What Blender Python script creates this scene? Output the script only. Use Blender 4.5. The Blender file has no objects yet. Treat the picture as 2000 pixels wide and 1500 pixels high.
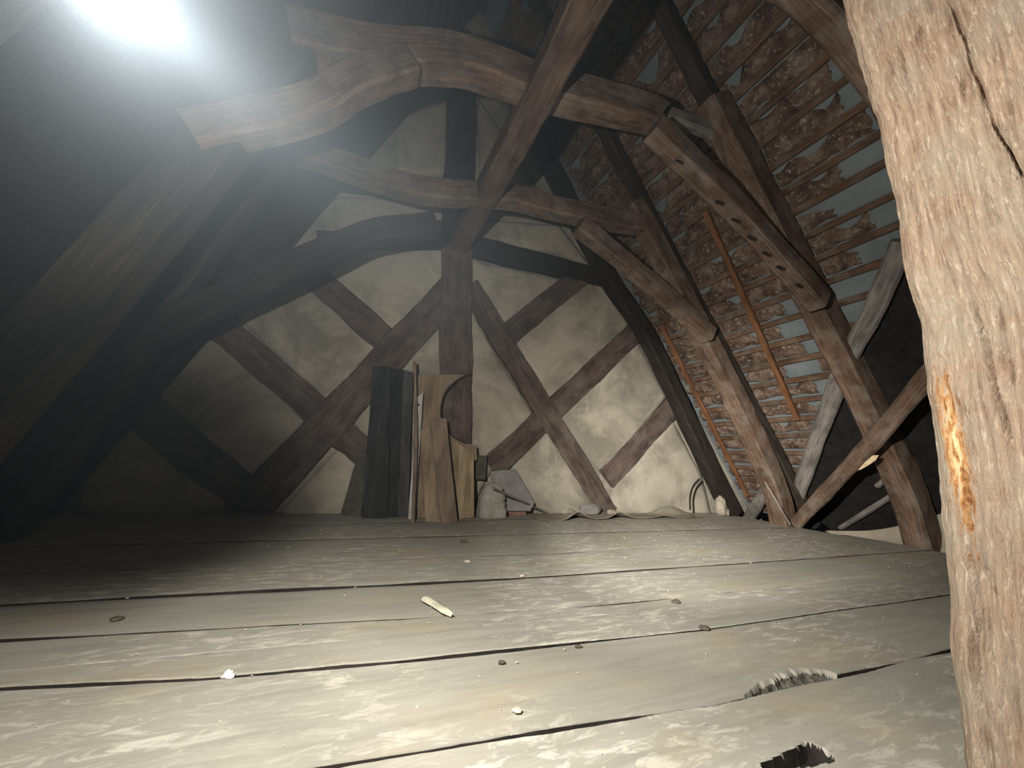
import bpy, bmesh, math, random
from mathutils import Vector, Matrix, noise

# ------------------------------------------------------------------ camera, world, lights, exposure
sc = bpy.context.scene
COL = sc.collection
cam_d = bpy.data.cameras.new('camera')
cam = bpy.data.objects.new('camera', cam_d)
COL.objects.link(cam)
cam_d.sensor_fit = 'HORIZONTAL'
cam_d.sensor_width = 36.0
cam_d.lens = 36.0 * 733.144 / 2000.0
cam_d.clip_start = 0.02
cam.matrix_world = Matrix.Translation((0, 0, 0.6)) @ Matrix(((0.926003,-0.121843,-0.357312),(-0.373718,-0.161944,-0.913296),(0.053414,0.979249,-0.195496))).to_4x4()
sc.camera = cam
sc.cycles.max_bounces = 3
sc.cycles.diffuse_bounces = 3
sc.cycles.adaptive_threshold = 0.05

wd = bpy.data.worlds.new('attic_dark')
sc.world = wd
wd.use_nodes = True
wd.cycles.sampling_method = 'NONE'
wd.node_tree.nodes['Background'].inputs['Color'].default_value = (0.55, 0.65, 0.8, 1)
wd.node_tree.nodes['Background'].inputs['Strength'].default_value = 0.004

LAMP = Vector((-0.30, 0.42, 1.05))           # hand-held torch beside the photographer
AXIS = Vector((0.80, 0.57, -0.11)).normalized()
ld = bpy.data.lights.new('torch', 'POINT')
ld.energy = 2250.0
ld.color = (1.0, 0.95, 0.86); ld.shadow_soft_size = 0.02
torch = bpy.data.objects.new('torch', ld); COL.objects.link(torch)
torch.location = LAMP
torch.rotation_euler = AXIS.to_track_quat('-Z', 'Y').to_euler()
ld.use_nodes = True                          # beam profile of the torch: hot centre, wide dim spill
lnt = ld.node_tree
lem = lnt.nodes['Emission']
geo = lnt.nodes.new('ShaderNodeNewGeometry')
dotn = lnt.nodes.new('ShaderNodeVectorMath'); dotn.operation = 'DOT_PRODUCT'
lnt.links.new(geo.outputs['Incoming'], dotn.inputs[0]); dotn.inputs[1].default_value = AXIS
acs = lnt.nodes.new('ShaderNodeMath'); acs.operation = 'ARCCOSINE'
lnt.links.new(dotn.outputs['Value'], acs.inputs[0])
dv = lnt.nodes.new('ShaderNodeMath'); dv.operation = 'DIVIDE'; dv.inputs[1].default_value = math.pi
lnt.links.new(acs.outputs[0], dv.inputs[0])
lr = lnt.nodes.new('ShaderNodeValToRGB')
lr.color_ramp.interpolation = 'EASE'
PROFILE = [(0, 1.0), (9, .86), (17, .47), (25, .165), (34, .098), (46, .092), (60, .064), (74, .045), (92, .019), (118, 0)]
while len(lr.color_ramp.elements) < len(PROFILE): lr.color_ramp.elements.new(0.5)
for e_, (deg, v_) in zip(lr.color_ramp.elements, PROFILE):
    e_.position = deg/180; e_.color = (v_, v_, v_, 1)
lnt.links.new(dv.outputs[0], lr.inputs[0])
# dim lobe added to the torch's profile to darken the far lower left
fd = lnt.nodes.new('ShaderNodeVectorMath'); fd.operation = 'DOT_PRODUCT'
lnt.links.new(geo.outputs['Incoming'], fd.inputs[0]); fd.inputs[1].default_value = Vector((-0.34, 0.91, -0.24)).normalized()
fm = lnt.nodes.new('ShaderNodeMapRange'); fm.interpolation_type = 'SMOOTHSTEP'
fm.inputs['From Min'].default_value = math.cos(math.radians(25)); fm.inputs['From Max'].default_value = math.cos(math.radians(11))
fm.inputs['To Min'].default_value = 1.0; fm.inputs['To Max'].default_value = 0.03
lnt.links.new(fd.outputs['Value'], fm.inputs['Value'])
mu = lnt.nodes.new('ShaderNodeMath'); mu.operation = 'MULTIPLY'
lnt.links.new(lr.outputs['Color'], mu.inputs[0]); lnt.links.new(fm.outputs[0], mu.inputs[1])
lnt.links.new(mu.outputs[0], lem.inputs['Strength'])

vs = sc.view_settings
vs.view_transform = 'Standard'; vs.look = 'None'; vs.exposure = 0.0; vs.gamma = 1.0
vs.use_curve_mapping = False

# ------------------------------------------------------------------ helpers
rnd = random.Random(7)
def V(*a): return Vector(a if len(a) > 1 else a[0])

def tag(o, label=None, cat=None, group=None, kind=None):
    if label: o['label'] = label
    if cat: o['category'] = cat
    if group: o['group'] = group
    if kind: o['kind'] = kind
    return o

def empty(name, loc):
    o = bpy.data.objects.new(name, None); COL.objects.link(o)
    o.location = loc; o.empty_display_size = 0.1
    return o

def world_loc(o):
    v = Vector(o.location)
    while o.parent:
        o = o.parent; v += Vector(o.location)
    return v

def mesh_obj(name, verts, faces, mat, parent=None, uvs=None, origin=None, smooth=True, angle=35):
    """verts in world coordinates; the object's origin is put at `origin`"""
    if origin is None:
        xs = [v[0] for v in verts]; ys = [v[1] for v in verts]; zs = [v[2] for v in verts]
        origin = Vector(((min(xs)+max(xs))/2, (min(ys)+max(ys))/2, min(zs)))
    origin = Vector(origin)
    me = bpy.data.meshes.new(name)
    me.from_pydata([tuple(Vector(v) - origin) for v in verts], [], faces)
    if uvs:
        ul = me.uv_layers.new(name='UVMap')
        for p in me.polygons:
            for li, c in zip(p.loop_indices, uvs[p.index]):
                ul.data[li].uv = c
    if smooth:
        me.polygons.foreach_set('use_smooth', [True]*len(me.polygons))
        me.set_sharp_from_angle(angle=math.radians(angle))
    me.materials.append(mat)
    me.update()
    o = bpy.data.objects.new(name, me); COL.objects.link(o)
    if parent:
        o.parent = parent
        o.location = origin - world_loc(parent)
    else:
        o.location = origin
    return o

def catmull(pts, seg):
    pts = [Vector(p) for p in pts]
    if len(pts) == 2:
        n = max(2, int((pts[1]-pts[0]).length/seg))
        return [pts[0].lerp(pts[1], i/n) for i in range(n+1)]
    out = []
    ext = [pts[0]*2-pts[1]] + pts + [pts[-1]*2-pts[-2]]
    for i in range(1, len(ext)-2):
        a, b, c, d = ext[i-1:i+3]
        n = max(2, int((c-b).length/seg))
        for k in range(n):
            t = k/n
            out.append(0.5*((2*b)+(c-a)*t+(2*a-5*b+4*c-d)*t*t+(3*b-a-3*c+d)*t**3))
    out.append(pts[-1])
    return out

def section(w, h, ch, k, kf=None):
    """rounded rectangle, starts in the middle of the back (-side), goes round"""
    a, b = w/2, h/2
    pts = []
    def edge(p, q, k=k):
        for i in range(k):
            t = i/k
            pts.append((p[0]+(q[0]-p[0])*t, p[1]+(q[1]-p[1])*t))
    edge((0, -b), (a-ch, -b)); edge((a-ch, -b), (a, -b+ch))
    edge((a, -b+ch), (a, b-ch), kf or k); edge((a, b-ch), (a-ch, b))
    edge((a-ch, b), (-a+ch, b)); edge((-a+ch, b), (-a, b-ch))
    edge((-a, b-ch), (-a, -b+ch)); edge((-a, -b+ch), (-a+ch, -b))
    edge((-a+ch, -b), (0, -b))
    return pts

def beam(name, pts, w, h, mat, parent=None, side=(0, -1, 0), ch=0.018, rough=0.008, seg=0.06,
         k=3, taper=(1, 1), disp=None, origin=None, kf=None):
    """hewn timber along a line of points. side: outward normal of its main face; w: across that face; h: thickness"""
    P = catmull(pts, seg)
    S = section(w, h, ch, k, kf)
    per = [0.0]
    for i in range(len(S)):
        q = S[(i+1) % len(S)]
        per.append(per[-1] + math.hypot(q[0]-S[i][0], q[1]-S[i][1]))
    side = Vector(side)
    verts, faces, uvs = [], [], []
    n = len(S); off = Vector((rnd.uniform(0, 50), rnd.uniform(0, 50), rnd.uniform(0, 50)))
    uo = rnd.uniform(0, 20)
    L = [0.0]
    for i in range(1, len(P)): L.append(L[-1] + (P[i]-P[i-1]).length)
    for i, p in enumerate(P):
        t = (P[min(i+1, len(P)-1)] - P[max(i-1, 0)]).normalized()
        s = (side - side.dot(t)*t).normalized()
        b = t.cross(s)
        f = taper[0] + (taper[1]-taper[0])*L[i]/L[-1]
        for j, (x, y) in enumerate(S):
            r = math.hypot(x, y) or 1
            q = p + b*(x*f) + s*(y*f)
            d = (noise.noise(q*2.3+off)*1.4 + noise.noise(q*9+off)*0.6 + noise.noise(q*28+off)*0.25)*rough
            if disp: d += disp(L[i], per[j], q)
            verts.append(q + (b*x + s*y)/r*d)
    m = len(P)
    for i in range(m-1):
        for j in range(n):
            j2 = (j+1) % n
            faces.append((i*n+j, i*n+j2, (i+1)*n+j2, (i+1)*n+j))
            uvs.append([(L[i]+uo, per[j]), (L[i]+uo, per[j+1]), (L[i+1]+uo, per[j+1]), (L[i+1]+uo, per[j])])
    for ring, rev in ((0, True), (m-1, False)):
        f = [ring*n+j for j in range(n)]
        if rev: f = f[::-1]
        faces.append(f)
        uvs.append([(uo+S[v % n][0]*0.2, S[v % n][1]*3) for v in f])
    return mesh_obj(name, verts, faces, mat, parent, uvs, origin=origin or P[0], angle=40)

def slab(name, poly, nrm, th, mat, parent=None, inset=0.0, rough=0.002, udir=(0, 0, 1)):
    """flat board of a given outline (world points), thickness th along -nrm, small worn arris"""
    nrm = Vector(nrm).normalized(); ud = Vector(udir)
    ud = (ud - ud.dot(nrm)*nrm).normalized(); vd = nrm.cross(ud)
    pts = []
    m = len(poly)
    for i in range(m):                                   # subdivide the outline, a little uneven
        a, b = Vector(poly[i]), Vector(poly[(i+1) % m])
        k = max(1, int((b-a).length/0.12))
        for j in range(k): pts.append(a.lerp(b, j/k))
    c = sum(pts, Vector())/len(pts)
    off = Vector((rnd.uniform(0, 50), 0, 0))
    pts = [p + (c-p).normalized()*noise.noise(p*6+off)*rough*2 for p in pts]
    e = min(0.006, th*0.3)
    rings = []
    for (ins, dz) in ((e, 0), (0, -e), (0, -th+e), (e, -th)):
        rings.append([p + (c-p).normalized()*ins + nrm*(dz + noise.noise(p*5+off)*rough) for p in pts])
    verts = [v for r in rings for v in r]; n = len(pts)
    faces = [tuple(range(n)), tuple(range(3*n, 4*n))[::-1]]
    for r in range(3):
        for i in range(n):
            j = (i+1) % n
            faces.append((r*n+j, r*n+i, (r+1)*n+i, (r+1)*n+j))
    uvs = []
    for f in faces:
        uvs.append([((verts[v]).dot(ud), (verts[v]).dot(vd)+(verts[v]).dot(nrm)) for v in f])
    me_o = mesh_obj(name, verts, faces, mat, parent, uvs, angle=30)
    bm = bmesh.new(); bm.from_mesh(me_o.data)
    bmesh.ops.recalc_face_normals(bm, faces=bm.faces); bm.to_mesh(me_o.data); bm.free()
    return me_o

# ------------------------------------------------------------------ materials (procedural)
def new_mat(name):
    m = bpy.data.materials.new(name); m.use_nodes = True
    nt = m.node_tree
    b = nt.nodes['Principled BSDF']
    b.inputs['Roughness'].default_value = 0.85
    b.inputs['Specular IOR Level'].default_value = 0.25
    return m, nt, b
def nd(nt, t, **kw):
    n = nt.nodes.new(t)
    for a, v in kw.items(): setattr(n, a, v)
    return n
def ramp(nt, src, stops):
    r = nd(nt, 'ShaderNodeValToRGB')
    el = r.color_ramp.elements
    while len(el) < len(stops): el.new(0.5)
    for e, (p, c) in zip(el, stops):
        e.position = p; e.color = tuple(c)+((1,) if len(c) == 3 else ())
    nt.links.new(src, r.inputs[0])
    return r.outputs['Color']
def mix(nt, fac, a, b, blend='MIX'):
    m = nd(nt, 'ShaderNodeMix', data_type='RGBA', blend_type=blend)
    for sock, v in ((m.inputs['Factor'], fac), (m.inputs['A'], a), (m.inputs['B'], b)):
        if hasattr(v, 'links'): nt.links.new(v, sock)
        elif isinstance(v, (int, float)): sock.default_value = v
        else: sock.default_value = tuple(v)+((1,) if len(v) == 3 else ())
    return m.outputs['Result']
def noise_tex(nt, vec, scale, detail=4, rough=0.6, stretch=None, dist=0.0):
    if stretch:
        mp = nd(nt, 'ShaderNodeMapping')
        mp.inputs['Scale'].default_value = stretch
        nt.links.new(vec, mp.inputs['Vector']); vec = mp.outputs[0]
    t = nd(nt, 'ShaderNodeTexNoise')
    t.inputs['Scale'].default_value = scale; t.inputs['Detail'].default_value = detail
    t.inputs['Roughness'].default_value = rough; t.inputs['Distortion'].default_value = dist
    nt.links.new(vec, t.inputs['Vector'])
    return t.outputs['Fac']
def bump(nt, b, h, strength, dist):
    n = nd(nt, 'ShaderNodeBump')
    n.inputs['Strength'].default_value = strength; n.inputs['Distance'].default_value = dist
    nt.links.new(h, n.inputs['Height']); nt.links.new(n.outputs[0], b.inputs['Normal'])

def wood(name, dark, mid, light, grain=1.0, dust=0.0, dustcol=(0.32, 0.30, 0.26), bumpk=0.5):
    m, nt, b = new_mat(name)
    uv = nd(nt, 'ShaderNodeUVMap').outputs[0]
    g = noise_tex(nt, uv, 3.0*grain, 4, 0.68, (1.2, 22, 1), 0.4)
    big = noise_tex(nt, uv, 2.2, 2, 0.6, (1, 4, 1))
    col = ramp(nt, g, [(0.25, dark), (0.52, mid), (0.78, light)])
    col = mix(nt, ramp(nt, big, [(0.35, (0.55,)*3), (0.65, (1.1,)*3)]), (0, 0, 0), col, 'MIX')
    pc = nd(nt, 'ShaderNodeTexCoord').outputs['Object']
    bl = noise_tex(nt, pc, 5.0, 3, 0.65) if dust else None
    if dust:
        col = mix(nt, ramp(nt, bl, [(0.45, (0,)*3), (0.75, (dust,)*3)]), col, dustcol)
    nt.links.new(col, b.inputs['Base Color'])
    bump(nt, b, g, bumpk, 0.012)
    return m

M = {}
M['gable_timber'] = wood('gable_timber', (0.05, 0.036, 0.031), (0.115, 0.083, 0.070), (0.20, 0.15, 0.12), dust=0.4, dustcol=(0.22, 0.19, 0.16))
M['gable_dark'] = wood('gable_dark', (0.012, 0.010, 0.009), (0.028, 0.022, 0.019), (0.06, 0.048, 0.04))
M['truss'] = wood('truss', (0.055, 0.032, 0.022), (0.145, 0.091, 0.062), (0.27, 0.19, 0.14), dust=0.55, dustcol=(0.27, 0.235, 0.20))
M['purlin'] = wood('purlin', (0.04, 0.023, 0.016), (0.10, 0.062, 0.043), (0.18, 0.125, 0.09), dust=0.4, dustcol=(0.18, 0.15, 0.125))
M['truss_left'] = wood('truss_left', (0.02, 0.016, 0.013), (0.045, 0.036, 0.029), (0.08, 0.066, 0.054))  # darker copy of truss; shade on the left timbers is put into the colour
M['grey_wood'] = wood('grey_wood', (0.10, 0.085, 0.075), (0.22, 0.20, 0.185), (0.38, 0.36, 0.34), dust=0.4)
M['lath'] = wood('lath', (0.055, 0.03, 0.018), (0.135, 0.075, 0.044), (0.25, 0.155, 0.10), dust=0.6, dustcol=(0.22, 0.185, 0.15))
M['batten'] = wood('batten', (0.10, 0.045, 0.02), (0.22, 0.10, 0.045), (0.33, 0.17, 0.09))
M['slate_plank'] = wood('slate_plank', (0.018, 0.018, 0.020), (0.035, 0.035, 0.038), (0.06, 0.06, 0.063))
M['tan_plank'] = wood('tan_plank', (0.18, 0.125, 0.08), (0.28, 0.205, 0.135), (0.36, 0.275, 0.19), grain=0.7, bumpk=0.2, dust=.5, dustcol=(.30,.26,.20))
M['yellow_plank'] = wood('yellow_plank', (0.26, 0.19, 0.11), (0.35, 0.27, 0.165), (0.42, 0.34, 0.22), grain=0.5, bumpk=0.15)
M['brown_plank'] = wood('brown_plank', (0.16, 0.115, 0.085), (0.235, 0.175, 0.13), (0.31, 0.24, 0.185), grain=0.5, bumpk=0.15)
M['slate_light'] = wood('slate_light', (0.04, 0.04, 0.042), (0.075, 0.075, 0.077), (0.11, 0.11, 0.11))
M['white_stake'] = wood('white_stake', (0.36, 0.35, 0.33), (0.48, 0.47, 0.44), (0.56, 0.55, 0.52), bumpk=0.15)

def plain(name, a, b_, scale=8, rough=0.85, bk=0.4, bd=0.01):
    m, nt, b = new_mat(name)
    pc = nd(nt, 'ShaderNodeTexCoord').outputs['Object']
    f = noise_tex(nt, pc, scale, 4, 0.68)
    nt.links.new(ramp(nt, f, [(0.3, a), (0.7, b_)]), b.inputs['Base Color'])
    b.inputs['Roughness'].default_value = rough
    bump(nt, b, f, bk, bd)
    return m
M['rotten'] = plain('rotten', (0.035, 0.03, 0.025), (0.22, 0.205, 0.175), 45, 0.95, 0.9, 0.02)
M['plank_side'] = plain('plank_side', (0.012, 0.010, 0.009), (0.035, 0.028, 0.024), 12)
M['underlay'] = plain('underlay', (0.13, 0.155, 0.165), (0.21, 0.24, 0.25), 3, 0.6, 0.2)
m, nt, b = new_mat('mortar')
pc = nd(nt, 'ShaderNodeNewGeometry').outputs['Position']
fa = noise_tex(nt, pc, 7, 3, 0.7); fb = noise_tex(nt, pc, 26, 3, 0.7)
col = ramp(nt, fa, [(0.32, (0.045, 0.027, 0.02)), (0.52, (0.13, 0.085, 0.062)), (0.72, (0.24, 0.19, 0.155))])
col = mix(nt, ramp(nt, fb, [(0.56, (0,)*3), (0.68, (0.7,)*3)]), col, (0.42, 0.37, 0.31))
nt.links.new(col, b.inputs['Base Color']); bump(nt, b, fb, 0.9, 0.02)
M['mortar'] = m
M['felt'] = plain('felt', (0.006, 0.006, 0.006), (0.02, 0.018, 0.016), 10)
M['void'] = plain('void', (0.012, 0.011, 0.010), (0.03, 0.027, 0.024), 5)
M['roof_dark'] = plain('roof_dark', (0.018, 0.015, 0.013), (0.04, 0.035, 0.03), 6)  # backing of the left slope, its shade put into the colour
M['dusty_pale'] = plain('dusty_pale', (0.22, 0.21, 0.18), (0.36, 0.34, 0.29), 9)
M['slab_grey'] = plain('slab_grey', (0.17, 0.16, 0.155), (0.30, 0.285, 0.27), 5)
M['brick'] = plain('brick', (0.20, 0.09, 0.065), (0.32, 0.17, 0.13), 20)
M['crate_dark'] = plain('crate_dark', (0.05, 0.048, 0.036), (0.10, 0.095, 0.07), 10)
M['cloth'] = plain('cloth', (0.20, 0.175, 0.135), (0.29, 0.26, 0.205), 6, 0.95, 0.4, 0.01)
M['eave_board'] = plain('eave_board', (0.25, 0.22, 0.17), (0.36, 0.32, 0.25), 5)
M['chip_pale'] = plain('chip_pale', (0.50, 0.48, 0.36), (0.66, 0.63, 0.50), 30)
M['chip_white'] = plain('chip_white', (0.75, 0.75, 0.75), (0.85, 0.85, 0.85), 30)
M['chip_dark'] = plain('chip_dark', (0.07, 0.06, 0.05), (0.16, 0.13, 0.10), 30)
M['iron'] = plain('iron', (0.015, 0.015, 0.016), (0.04, 0.036, 0.034), 30, 0.7)
M['rubble'] = plain('rubble', (0.20, 0.17, 0.13), (0.42, 0.38, 0.31), 25, 0.95, 0.8)
M['wood_pale'] = plain('wood_pale', (0.62, 0.45, 0.28), (0.80, 0.66, 0.46), 20)

# plaster: warm grey lime with grey damp stains and rubbed pale patches
m, nt, b = new_mat('plaster')
pc = nd(nt, 'ShaderNodeNewGeometry').outputs['Position']
f1 = noise_tex(nt, pc, 1.6, 4, 0.6, dist=0.5)
f2 = noise_tex(nt, pc, 5.0, 4, 0.7)
f3 = noise_tex(nt, pc, 60.0, 3, 0.6)
col = ramp(nt, f1, [(0.38, (0.235, 0.215, 0.175)), (0.50, (0.34, 0.315, 0.255)), (0.62, (0.44, 0.405, 0.33))])
col = mix(nt, ramp(nt, f2, [(0.50, (0,)*3), (0.72, (0.6,)*3)]), col, (0.50, 0.46, 0.385))
col = mix(nt, ramp(nt, f3, [(0.3, (0.12,)*3), (0.6, (0,)*3)]), col, (0.16, 0.14, 0.11))
nt.links.new(col, b.inputs['Base Color'])
b.inputs['Roughness'].default_value = 0.95
bump(nt, b, f2, 0.35, 0.02)
M['plaster'] = m

# floor boards: grey with dust, pale scuffs along the grain
m, nt, b = new_mat('dusty_floor')
uv = nd(nt, 'ShaderNodeUVMap').outputs[0]
ob = nd(nt, 'ShaderNodeObjectInfo').outputs['Random']
g = noise_tex(nt, uv, 2.0, 4, 0.68, (1.0, 9, 1), 0.3)
big = noise_tex(nt, uv, 1.3, 3, 0.6)
sc1 = noise_tex(nt, uv, 9.0, 4, 0.75, (1.0, 3.2, 1), 0.6)
sc2 = noise_tex(nt, uv, 1.1, 3, 0.5)
sp = noise_tex(nt, uv, 70.0, 2, 0.5)
col = ramp(nt, g, [(0.25, (0.27, 0.262, 0.225)), (0.5, (0.345, 0.335, 0.29)), (0.8, (0.40, 0.388, 0.335))])
col = mix(nt, ramp(nt, big, [(0.35, (0.35,)*3), (0.65, (0,)*3)]), col, (0.27, 0.25, 0.20))
sm = mix(nt, 1.0, ramp(nt, sc1, [(0.50, (0,)*3), (0.62, (0.9,)*3)]), ramp(nt, sc2, [(0.42, (0,)*3), (0.55, (1,)*3)]), 'MULTIPLY')
col = mix(nt, sm, col, (0.56, 0.54, 0.47))
col = mix(nt, ramp(nt, sp, [(0.70, (0,)*3), (0.74, (0.7,)*3)]), col, (0.62, 0.59, 0.50))
yl = noise_tex(nt, uv, 1.7, 2, 0.6, (1, 1.6, 1))
col = mix(nt, ramp(nt, yl, [(0.55, (0,)*3), (0.70, (0.4,)*3)]), col, (0.40, 0.33, 0.21))
col = mix(nt, ramp(nt, ob, [(0.0, (0.0,)*3), (1.0, (0.18,)*3)]), col, (0.22, 0.215, 0.19))
nt.links.new(col, b.inputs['Base Color'])
b.inputs['Roughness'].default_value = 0.8
bump(nt, b, g, 0.3, 0.008)
M['floor'] = m

# near post: pale worn oak with flecks, one rotten orange patch
m, nt, b = new_mat('worn_post')
uv = nd(nt, 'ShaderNodeUVMap').outputs[0]
pos = nd(nt, 'ShaderNodeNewGeometry').outputs['Position']
g = noise_tex(nt, uv, 5.0, 5, 0.72, (1.3, 15, 1), 0.5)
fl = noise_tex(nt, uv, 16.0, 4, 0.75, (1.6, 9, 1), 0.3)
bigp = noise_tex(nt, pos, 5.0, 5, 0.65)
pit = noise_tex(nt, uv, 30.0, 4, 0.7, (1.0, 2.5, 1))
col = ramp(nt, g, [(0.32, (0.085, 0.05, 0.032)), (0.46, (0.20, 0.138, 0.095)), (0.68, (0.30, 0.225, 0.165))])
stk = noise_tex(nt, uv, 3.0, 6, 0.7, (0.8, 40, 1), 0.8)
col = mix(nt, ramp(nt, stk, [(0.34, (0.75,)*3), (0.46, (0,)*3)]), col, (0.10, 0.062, 0.042))
col = mix(nt, ramp(nt, bigp, [(0.42, (0,)*3), (0.60, (0.7,)*3)]), col, (0.235, 0.205, 0.16))
col = mix(nt, ramp(nt, fl, [(0.54, (0,)*3), (0.66, (0.55,)*3)]), col, (0.44, 0.37, 0.29))
col = mix(nt, ramp(nt, pit, [(0.28, (0.8,)*3), (0.36, (0,)*3)]), col, (0.07, 0.045, 0.03))
sep = nd(nt, 'ShaderNodeSeparateXYZ'); nt.links.new(pos, sep.inputs[0])
def mth(op, a, b_=None):
    n = nd(nt, 'ShaderNodeMath', operation=op)
    for i, v in enumerate((a, b_)):
        if v is None: continue
        if hasattr(v, 'links'): nt.links.new(v, n.inputs[i])
        else: n.inputs[i].default_value = v
    return n.outputs[0]
dz = mth('DIVIDE', mth('SUBTRACT', sep.outputs['Z'], 0.66), 0.16)
dy = mth('DIVIDE', mth('SUBTRACT', sep.outputs['Y'], 0.350), 0.016)
rr = mth('SQRT', mth('ADD', mth('MULTIPLY', dz, dz), mth('MULTIPLY', dy, dy)))
rr = mth('ADD', rr, mth('MULTIPLY', mth('SUBTRACT', fl, 0.5), 4.0))
patch = ramp(nt, rr, [(0.55, (1,)*3), (1.0, (0,)*3)])
pcol = ramp(nt, fl, [(0.36, (0.14, 0.055, 0.02)), (0.5, (0.36, 0.19, 0.075)), (0.62, (0.66, 0.48, 0.26))])
col = mix(nt, patch, col, pcol)
nt.links.new(col, b.inputs['Base Color'])
bump(nt, b, fl, 0.8, 0.008)
M['post'] = m

# ------------------------------------------------------------------ floor
floor = empty('floor', (1.2, 2.0, 0))
tag(floor, 'attic floor of wide dusty grey boards running across the room', kind='structure')
XL, XR = -2.6, 4.86
def interp(tab, x):
    if x <= tab[0][0]:
        (a, b), (c, d) = tab[0], tab[1]
        return b + (d-b)/(c-a)*(x-a)*0.4
    for (a, b), (c, d) in zip(tab, tab[1:]):
        if x <= c: return b + (d-b)*(x-a)/(c-a)
    (a, b), (c, d) = tab[-2], tab[-1]
    return d + (d-b)/(c-a)*(x-c)*0.4
# joints between the boards: (line, gap half-width along x)
J = [
  ([(-3, -1.2), (5, -1.2)], [(-3, .004), (5, .004)]),
  ([(-3, -0.75), (5, -0.75)], [(-3, .004), (5, .004)]),
  ([(-3, -0.3), (5, -0.32)], [(-3, .004), (5, .004)]),
  ([(-3, 0.12), (5, 0.10)], [(-3, .004), (5, .004)]),
  ([(-3, 0.48), (5, 0.46)], [(-3, .003), (5, .003)]),
  ([(-2.6, 0.98), (0, .918), (.39, .886), (.95, .834), (2.13, .813), (5, .80)], [(-3, .003), (-.2, .004), (0, .007), (.7, .006), (.85, .002), (1.1, .002), (1.3, .005), (2.0, .007), (5, .005)]),
  ([(-2.6, 1.47), (-.72, 1.388), (-.3, 1.31), (.216, 1.26), (1.3, 1.19), (5, 1.15)], [(-3, .004), (-.5, .006), (-.2, .002), (.1, .006), (.6, .003), (1.25, .002), (1.4, .0005), (5, .0005)]),
  ([(-2.6, 1.56), (-.78, 1.478), (-.46, 1.461), (.24, 1.422), (1.3, 1.40), (5, 1.4)], [(-3, .002), (-.5, .004), (-.2, .004), (.2, .001), (.5, .0004), (5, .0004)]),
  ([(-2.6, 1.78), (-.9, 1.69), (.31, 1.555), (1.12, 1.493), (2.03, 1.495), (5, 1.5)], [(-3, .01), (-.9, .009), (-.4, .005), (.3, .004), (.9, .001), (1.15, .006), (1.4, .006), (1.55, .001), (5, .001)]),
  ([(-2.6, 2.04), (-.75, 2.0), (.81, 1.918), (2.6, 1.91), (5, 1.92)], [(-3, .004), (-.9, .004), (-.5, .012), (.1, .010), (.5, .006), (1.5, .004), (2.2, .002), (5, .001)]),
  ([(-2.6, 2.42), (-1.1, 2.416), (.35, 2.394), (1.36, 2.358), (4.13, 2.57), (5, 2.6)], [(-3, .008), (-.8, .008), (-.4, .003), (.2, .003), (.5, .011), (1.6, .010), (2.4, .003), (3.2, .003), (4.0, .007), (5, .004)]),
  ([(-2.6, 2.95), (5, 3.02)], [(-3, .0015), (5, .0015)]),
  ([(-2.6, 3.35), (.5, 3.59), (2.38, 3.81), (5, 3.86)], [(-3, .001), (.4, .002), (1.0, .008), (2.4, .006), (5, .002)]),
  ([(-2.6, 4.2), (5, 4.2)], [(-3, .001), (5, .001)]),
]
HOLE1 = [Vector((1.091,0.845,0.000)), Vector((1.307,0.872,0.000)), Vector((1.433,0.825,0.000))]
HOLE2 = (Vector((0.868,0.642,0.000)), Vector((1.025,0.637,0.000)))
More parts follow.
